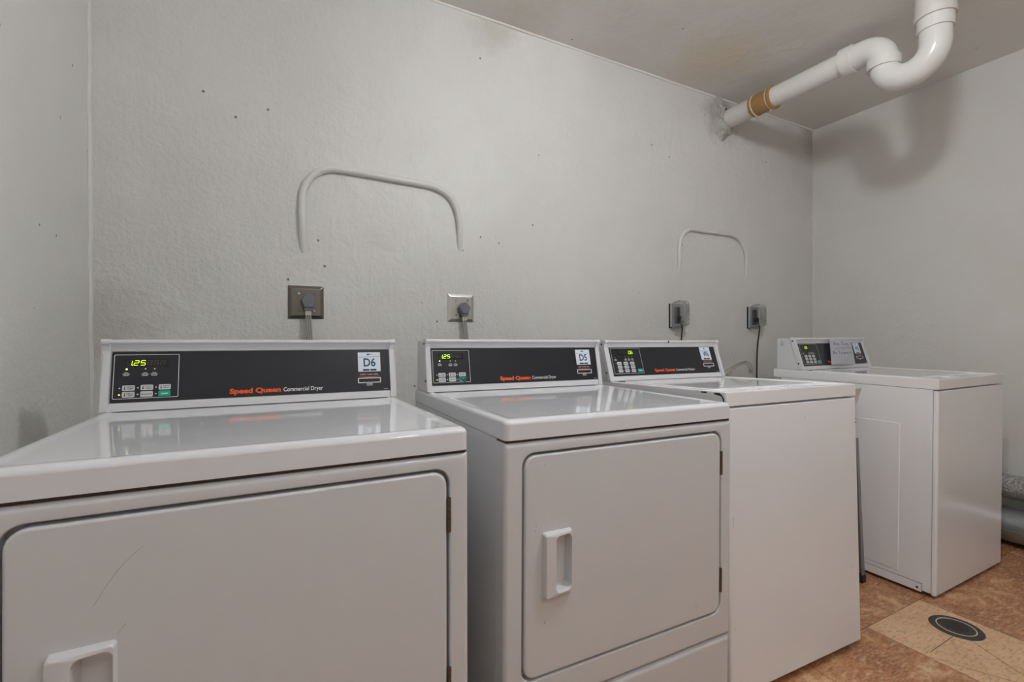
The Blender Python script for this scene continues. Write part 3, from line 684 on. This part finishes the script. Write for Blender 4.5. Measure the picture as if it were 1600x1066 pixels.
def outlet(label, cx, cz, s, mat, plugz, cordlab, xoff, nc, curve):
    t = thing('outlet_plate', label, 'outlet', (cx, YB, cz), group='square metal outlet plates')
    bm = bmesh.new(); h = s/2
    def R(y, ins, r): return [(px, y, pz) for px, pz in rr(-h+ins, h-ins, -h+ins, h-ins, r, 3)]
    loft(bm, [R(-.0002, 0, .002), R(-.003, 0, .002), R(-.0085, .011, .003), R(-.0092, .014, .004)], True); finish('plate', bm, mat, t, angle=20)
    for (a, b) in ((-.026, .034), (.030, .034), (-.026, -.034), (.030, -.034)):
        bm = bmesh.new(); n = 10; loft(bm, [[(a+.0035*math.cos(2*PI*k/n), y, b+.0035*math.sin(2*PI*k/n)) for k in range(n)] for y in (-.0093, -.0112)]); finish('screw', bm, m_chrome if a*b < 0 else m_brass, t)
    px, pz = xoff, plugz
    k = thing('power_cord', cordlab, 'cord', (px, YB, pz), group='flat grey dryer cords')
    bm = bmesh.new()
    # plug head: blunt pentagon with rounded corners
    out = []
    P = [(-.026, .002), (-.017, -.022), (-.015, -.026), (.015, -.026), (.017, -.022), (.026, .002), (.020, .014), (.009, .027), (0, .030), (-.009, .027), (-.020, .014)]
    P = [(p.x, p.y) for p in smoothpath([(a, b, 0) for a, b in P+[P[0]]], 3)][:-1]
    loft(bm, [[(a*q, y, b*q) for a, b in P] for y, q in ((-.0095, .93), (-.012, 1.0), (-.030, 1.0), (-.038, .96), (-.041, .86))], True)
    box(bm, -.0150, .0150, -.036, -.018, -.038, -.024, .002); finish('plug', bm, m_plug, k, angle=40)
    bm = bmesh.new(); box(bm, -.0115, .0115, -.032, -.022, -.056, -.036, .003); finish('strain_relief', bm, simple('strain_relief', (.5, .47, .42), .5), k)
    for j in range(nc):
        x = (j-(nc-1)/2)*.0078
        bm = bmesh.new(); tube(bm, smoothpath([(x, -.027, -.045), (x+curve*.35, -.030, -.09), (x+curve, -.036, -.15), (x+curve*1.1, -.050, -.30), (x+curve*.8, -.06, -.70)], 6), .0033, 10)
        finish('cable', bm, m_cable, k)
outlet('brownish stainless outlet plate with a dark reflection painted in, above dryer D6, left of the two', .1215, 1.2275, .130, m_steel_refl, 1.2300, 'grey dryer cord with round plug in the left steel plate', .1275, 3, .004)
outlet('bright stainless outlet plate above dryer D5, right of the two', .775, 1.2240, .127, m_steel, 1.2200, 'grey dryer cord with round plug in the brighter steel plate above dryer D5', .783, 3, .006)

def covered(label, cordlabel, x0, z0, z1, end):
    w_ = .092; zc = (z0+z1)/2; h = (z1-z0)/2
    t = thing('outlet_cover', label, 'outlet cover', (x0+w_/2, YB, zc), group='clear weatherproof outlet covers')
    bm = bmesh.new(); box(bm, -w_/2, w_/2, -.018, -.006, -h, h, .004, 3); finish('base_plate', bm, m_box, t)
    bm = bmesh.new(); box(bm, -w_/2-.003, w_/2-.002, -.0065, -.0002, -h-.004, h, .002, 2); finish('gasket', bm, m_black, t)
    bm = bmesh.new(); box(bm, -.022, .022, -.024, -.0175, -.050, .050, .003); rc = finish('receptacle', bm, simple('dark_receptacle', (.06, .06, .065), .5), t)
    # clear hood: open-bottomed bubble
    bm = bmesh.new()
    def Q(y, ins, r, top): return [(px, y, pz) for px, pz in rr(-w_/2+.004+ins, w_/2-.001-ins, -h+.004+ins, h+.004-ins+top, r, 6)]
    loft(bm, [Q(-.0182, 0, .008, 0), Q(-.030, -.001, .012, .004), Q(-.060, 0, .018, .012), Q(-.074, .004, .02, .010), Q(-.082, .012, .018, .004)], False, True)
    bmesh.ops.solidify(bm, geom=list(bm.faces), thickness=.002)
    finish('clear_hood', bm, m_clear, t, angle=50)
    bm = bmesh.new(); 
    for dz in (-.022, .0, .022): box(bm, w_/2-.010, w_/2-.002, -.074, -.070, dz-.006, dz+.006, .001, 1)
    tube(bm, [(-w_/2+.008, -.022, -h-.003), (w_/2-.012, -.022, -h-.003)], .004, 8)
    finish('hood_hinge', bm, m_box, t)
    k = thing('power_cord', cordlabel, 'cord', (x0+w_/2, YB, zc-.02), group='black washer cords')
    bm = bmesh.new(); box(bm, -.013, .013, -.050, -.0245, -.014, .016, .005, 3); finish('plug', bm, m_black, k)
    bm = bmesh.new(); tube(bm, smoothpath([(0, -.045, -.005), (.004, -.052, -.03), (.005, -.052, -.07), end[0], end[1], end[2]], 8), .0045, 10); finish('cable', bm, m_black, k)
covered('clear plastic outlet cover above washer W6, left of the two', 'black cord hanging from the left clear outlet cover', 2.0840, 1.148, 1.287, ((.000, -.05, -.13), (-.010, -.05, -.25), (-.02, -.06, -.6)))
covered('clear plastic outlet cover to the right, left of the far washer', 'long black cord hanging from the right-hand clear outlet cover', 2.7850, 1.150, 1.290, ((-.008, -.050, -.15), (-.010, -.045, -.27), (-.02, -.05, -.6)))

# ------------------------------------------------------------------ waste pipe under the ceiling
PX = 2.56; PZ = 2.462; PR = .0555
pipe = thing('drain_pipe', 'white plastic drain pipe with a trap, running from the back wall to the ceiling', 'pipe', (PX, YB, PZ))
def loc_(y, z): return (0, y-YB, z-PZ)
bm = bmesh.new(); tube(bm, [loc_(YB-.0005, PZ), loc_(1.755, PZ)], PR, 32); finish('wall_stub', bm, m_pvc2, pipe)
bm = bmesh.new(); tube(bm, [loc_(1.70, PZ), loc_(1.31, PZ)], PR-.001, 32); finish('straight_pipe', bm, m_pvc, pipe)
bm = bmesh.new()
yy = [1.815, 1.812, 1.810, 1.800, 1.796, 1.745, 1.735, 1.700, 1.696, 1.685, 1.680]
rrs = [.056, .060, .063, .064, .0605, .0605, .0605, .0605, .0655, .0665, .057]
loft(bm, [[(r*math.cos(2*PI*k/32), y-YB, r*math.sin(2*PI*k/32)) for k in range(32)] for y, r in zip(yy, rrs)], True); cpl = finish('coupling', bm, m_brown, pipe, angle=25)
for yq in (1.7935, 1.702):
    bm = bmesh.new(); n = 32; loft(bm, [[(r*math.cos(2*PI*k/n), yq+dy-YB, r*math.sin(2*PI*k/n)) for k in range(n)] for dy, r in ((-.004, .0606), (-.002, .0640), (.002, .0645), (.004, .0606))], cap1=False); box(bm, -.004, .010, yq-.006-YB, yq+.008-YB, -.074, -.062, .002); finish('glue_ring', bm, m_cream, cpl)
# trap: elbow, socket, U bend and riser
def arc(cy_, cz_, r, a0, a1, n=10): return [loc_(cy_+r*math.cos(math.radians(a0+(a1-a0)*i/n)), cz_+r*math.sin(math.radians(a0+(a1-a0)*i/n))) for i in range(n+1)]
bm = bmesh.new(); path = [loc_(1.315, PZ), loc_(1.235, PZ)] + arc(1.232, PZ-.085, .085, 90, 180)[1:] + [loc_(1.147, PZ-.10)]
tube(bm, path, [PR+.0035]*len(path), 32); finish('elbow', bm, m_pvc, pipe, angle=50)
bm = bmesh.new(); tube(bm, [loc_(1.320, PZ), loc_(1.270, PZ)], PR+.0115, 32); finish('socket', bm, m_pvc, pipe)
bm = bmesh.new(); tube(bm, [loc_(1.147, PZ-.075), loc_(1.147, PZ-.118)], PR+.0115, 32); finish('socket', bm, m_pvc, pipe)
RB = .096
bm = bmesh.new(); path = [loc_(1.147, PZ-.112)] + arc(1.147-RB, PZ-.098, RB, 360, 180, 20)[1:] + [loc_(.955, PZ-.02), loc_(.955, PZ+.0)]
tube(bm, path, PR+.0015, 32); finish('trap_bend', bm, m_pvc, pipe, angle=50)
bm = bmesh.new(); tube(bm, [loc_(.955, PZ-.052), loc_(.955, PZ+.012)], PR+.0085, 32); finish('socket', bm, m_pvc, pipe)
bm = bmesh.new()
prof = [(-.012, .060), (-.012, .072), (.012, .074), (.014, .070), (.060, .070), (.078, .068), (.080, .073), (.098, .073), (.100, .069), (ZC-PZ, .069)]
# hub of the vertical pipe, slightly lumpy under old paint
loft(bm, [[(r*math.cos(2*PI*k/32), .955-YB+r*math.sin(2*PI*k/32), z) for k in range(32)] for z, r in [(a+.012, b) for a, b in prof[:-1]]+[prof[-1]]], True); hub = finish('hub', bm, m_pvc2, pipe, angle=25)
bm = bmesh.new()
for (u0, u1, z) in ((3.3, 3.9, .055), (3.6, 4.1, .118), (4.5, 4.9, .040)):
    P = [((.0745)*math.cos(u0+(u1-u0)*k/8), .955-YB+.0745*math.sin(u0+(u1-u0)*k/8), z+.003*math.sin(k)) for k in range(9)]; tube(bm, P, .0014, 6)
finish('dirt_crack', bm, m_dark, hub)

# rough mortar where the pipe enters the wall
bm = bmesh.new(); n = 40; loops = []
for (y, r0) in ((0.001, .125), (-.010, .112), (-.022, .092), (-.034, .075), (-.044, .066), (-.046, .052)):
    lp = []
    for k in range(n):
        a = 2*PI*k/n; r = r0*(1+.10*math.sin(a*3+1)+.07*math.sin(a*7)) + random.uniform(-1, 1)*.005
        r = max(r, .050)
        lift = max(0, math.cos(a-2.2))*.035 if y > -.03 else 0
        x = r*math.cos(a)*.9; z = r*math.sin(a)*.95 + lift; z = min(z, ZC-PZ-.002)
        lp.append((x, y+random.uniform(-1, 1)*.004, z))
    loops.append(lp)
loft(bm, loops, cap1=False)
mp_ = finish('mortar_patch', bm, simple('rough_mortar', (.52, .50, .47), .8, bumps=(70, 1.0, .02), var=.25), angle=20)
mp_.location = (PX-.01, YB, PZ); mp_['label'] = 'rough crumbly mortar patch where the drain pipe enters the back wall'; mp_['category'] = 'mortar patch'

# ------------------------------------------------------------------ utility sink between the washers
sk = thing('utility_sink', 'pale plastic utility sink on splayed legs, mostly hidden between the two washers', 'sink', (2.10, 1.39, 0))
bm = bmesh.new(); hx, hy = .230, .275
def B(z, ins, r=.03): return [(px, py, z) for px, py in rr(-hx+ins, hx-ins, -hy+ins, hy-ins, r, 6)]
loft(bm, [B(.790, .014), B(.858, .001), B(.862, .004), B(.862, .020), B(.855, .026), B(.56, .060), B(.545, .085), B(.545, .14)], False, True)
finish('rim', bm, m_fibre, sk, angle=40)
bm = bmesh.new(); loft(bm, [B(.800, .020), B(.790, .020), B(.56, .045), B(.535, .065)], True); finish('basin', bm, simple('sink_basin', (.72, .71, .70), .45), sk, angle=40)
for sx in (-1, 1):
    for sy in (-1, 1):
        bm = bmesh.new(); x0_, y0_ = sx*(hx-.045), sy*(hy-.030); x1_, y1_ = sx*(hx-.001), sy*(hy+.000)
        def sec(x, y, z, s): return [(x-sx*s, y-sy*.003, z), (x+sx*.004, y-sy*.003, z), (x+sx*.004, y+sy*s*.0+sy*.001, z), (x-sx*s, y+sy*.001, z)]
        def ang(x, y, z, s): return [(x, y, z), (x-sx*s, y, z), (x-sx*s, y-sy*.003, z), (x-sx*.003, y-sy*.003, z), (x-sx*.003, y-sy*s, z), (x, y-sy*s, z)]
        loft(bm, [ang(x0_+sx*.012, y0_+sy*.020, .64, .016), ang(x1_, y1_, .03, .024)], True); lg = finish('leg', bm, m_legm, sk, smooth=False)
        bm = bmesh.new(); box(bm, x1_-.016-sx*.012, x1_+.016-sx*.012, y1_-.016-sy*.012, y1_+.016-sy*.012, .0, .034, .004); finish('foot', bm, m_black, lg)
bm = bmesh.new(); n = 20; fx0, fy0 = -.055, .235
box(bm, fx0-.06, fx0+.06, fy0-.02, fy0+.02, .862, .876, .005)
tube(bm, [(fx0, fy0, .87), (fx0, fy0, .895)], .014, 14); fa = finish('faucet', bm, m_chrome, sk)
bm = bmesh.new(); tube(bm, smoothpath([(fx0, fy0, .888), (fx0+.02, fy0-.005, .905), (fx0+.08, fy0-.022, .938), (fx0+.125, fy0-.035, .954), (fx0+.150, fy0-.042, .948), (fx0+.162, fy0-.046, .925), (fx0+.164, fy0-.047, .912)], 6), .0095, 14)
tube(bm, [(fx0+.163, fy0-.047, .918), (fx0+.1645, fy0-.047, .900)], .0125, 14); finish('spout', bm, m_chrome, fa)
for dx in (-.045, .045):
    bm = bmesh.new(); loft(bm, [[(fx0+dx+r*math.cos(2*PI*k/12), fy0+r*math.sin(2*PI*k/12), z) for k in range(12)] for r, z in ((.010, .874), (.008, .893), (.016, .898), (.018, .908), (.014, .916))], True); finish('tap_knob', bm, m_chrome, fa)

# ------------------------------------------------------------------ pipes along the foot of the right wall
for (name, lab, x, z, r, m) in (('insulated_pipe', 'rough silver insulated pipe along the right wall, the upper one', 3.435, .300, .062, m_foilr), ('insulated_pipe', 'smooth grey wrapped pipe near the floor along the right wall, the lower one', 3.415, .108, .086, m_foil)):
    t = thing(name, lab, 'pipe', (x, YF, z), group='wrapped pipes by the right wall')
    bm = bmesh.new(); P = [(0.002*math.sin(i*1.7), i*.05+.002, .002*math.sin(i*2.3)) for i in range(78)]
    tube(bm, P, [r*(1+random.uniform(-.02, .02)) for _ in P], 24); finish('wrap', bm, m, t, angle=60)
    bm = bmesh.new(); tube(bm, [(-r*.985, .01, -.012), (-r*.99, 3.85, -.012)], .0022, 6); finish('seam', bm, m_foil if m is m_foil else m_foilr, t)
    for yy_ in (.7, 2.35, 3.5):
        bm = bmesh.new(); n = 24; loft(bm, [[(q*math.cos(2*PI*k/n), yy_+dy, q*math.sin(2*PI*k/n)) for k in range(n)] for dy, q in ((-.012, r*1.025), (-.012, r*1.05), (.012, r*1.05), (.012, r*1.025))], cap1=False); finish('strap', bm, m_steel, t)
    for yy_ in (.45, 3.3):
        bm = bmesh.new(); box(bm, r*.6, XR-x-.0005, yy_-.012, yy_+.012, -.008, .008); finish('bracket', bm, m_steel, t)

# ------------------------------------------------------------------ floor drain
dr = thing('floor_drain', 'round dark metal floor drain with a pale ring, set in the tan tile', 'drain', (2.2625, .783, 0))
bm = bmesh.new(); n = 40
loft(bm, [[(r*math.cos(2*PI*k/n), r*math.sin(2*PI*k/n), z) for k in range(n)] for r, z in ((.078, .0002), (.076, .0022), (.056, .0025), (.056, .0005))], True); finish('rim', bm, m_drain, dr)
bm = bmesh.new(); loft(bm, [[(r*math.cos(2*PI*k/n), r*math.sin(2*PI*k/n), z) for k in range(n)] for r, z in ((.0575, .0026), (.0570, .0036), (.0545, .0036), (.0540, .0026))], cap1=False); finish('ring', bm, m_ring, dr)
bm = bmesh.new(); loft(bm, [[(r*math.cos(2*PI*k/n), r*math.sin(2*PI*k/n), z) for k in range(n)] for r, z in ((.0535, .0004), (.0535, .0024), (.050, .0028))], True); gr = finish('grate', bm, m_drain, dr)
bm = bmesh.new()
for a in range(-4, 5):
    for b in range(-4, 5):
        x, y = a*.0078+(b % 2)*.0039, b*.0072
        if x*x+y*y < .036**2: loft(bm, [[(x+q*math.cos(2*PI*k/8), y+q*math.sin(2*PI*k/8), z) for k in range(8)] for q, z in ((.0031, .0031), (.0028, .0032))], True)
finish('grate_holes', bm, m_black, gr)
# cut joints in the drain tile
bm = bmesh.new()
def fl0(u, v, h=0): return (u, v, h)
stroke(bm, fl0, [(2.190, .765), (2.10, .7635), (2.010, .762)], .0022, .0004); stroke(bm, fl0, [(2.212, .725), (2.18, .667), (2.150, .613), (2.12, .54)], .0022, .0004)
stroke(bm, fl0, [(1.975, .752), (2.00, .70), (2.02, .655), (2.06, .585), (2.11, .50)], .0018, .0005)
o = finish('floor_crack', bm, m_dark, dr, flat=True); o.location = (-2.2625, -.783, 0)
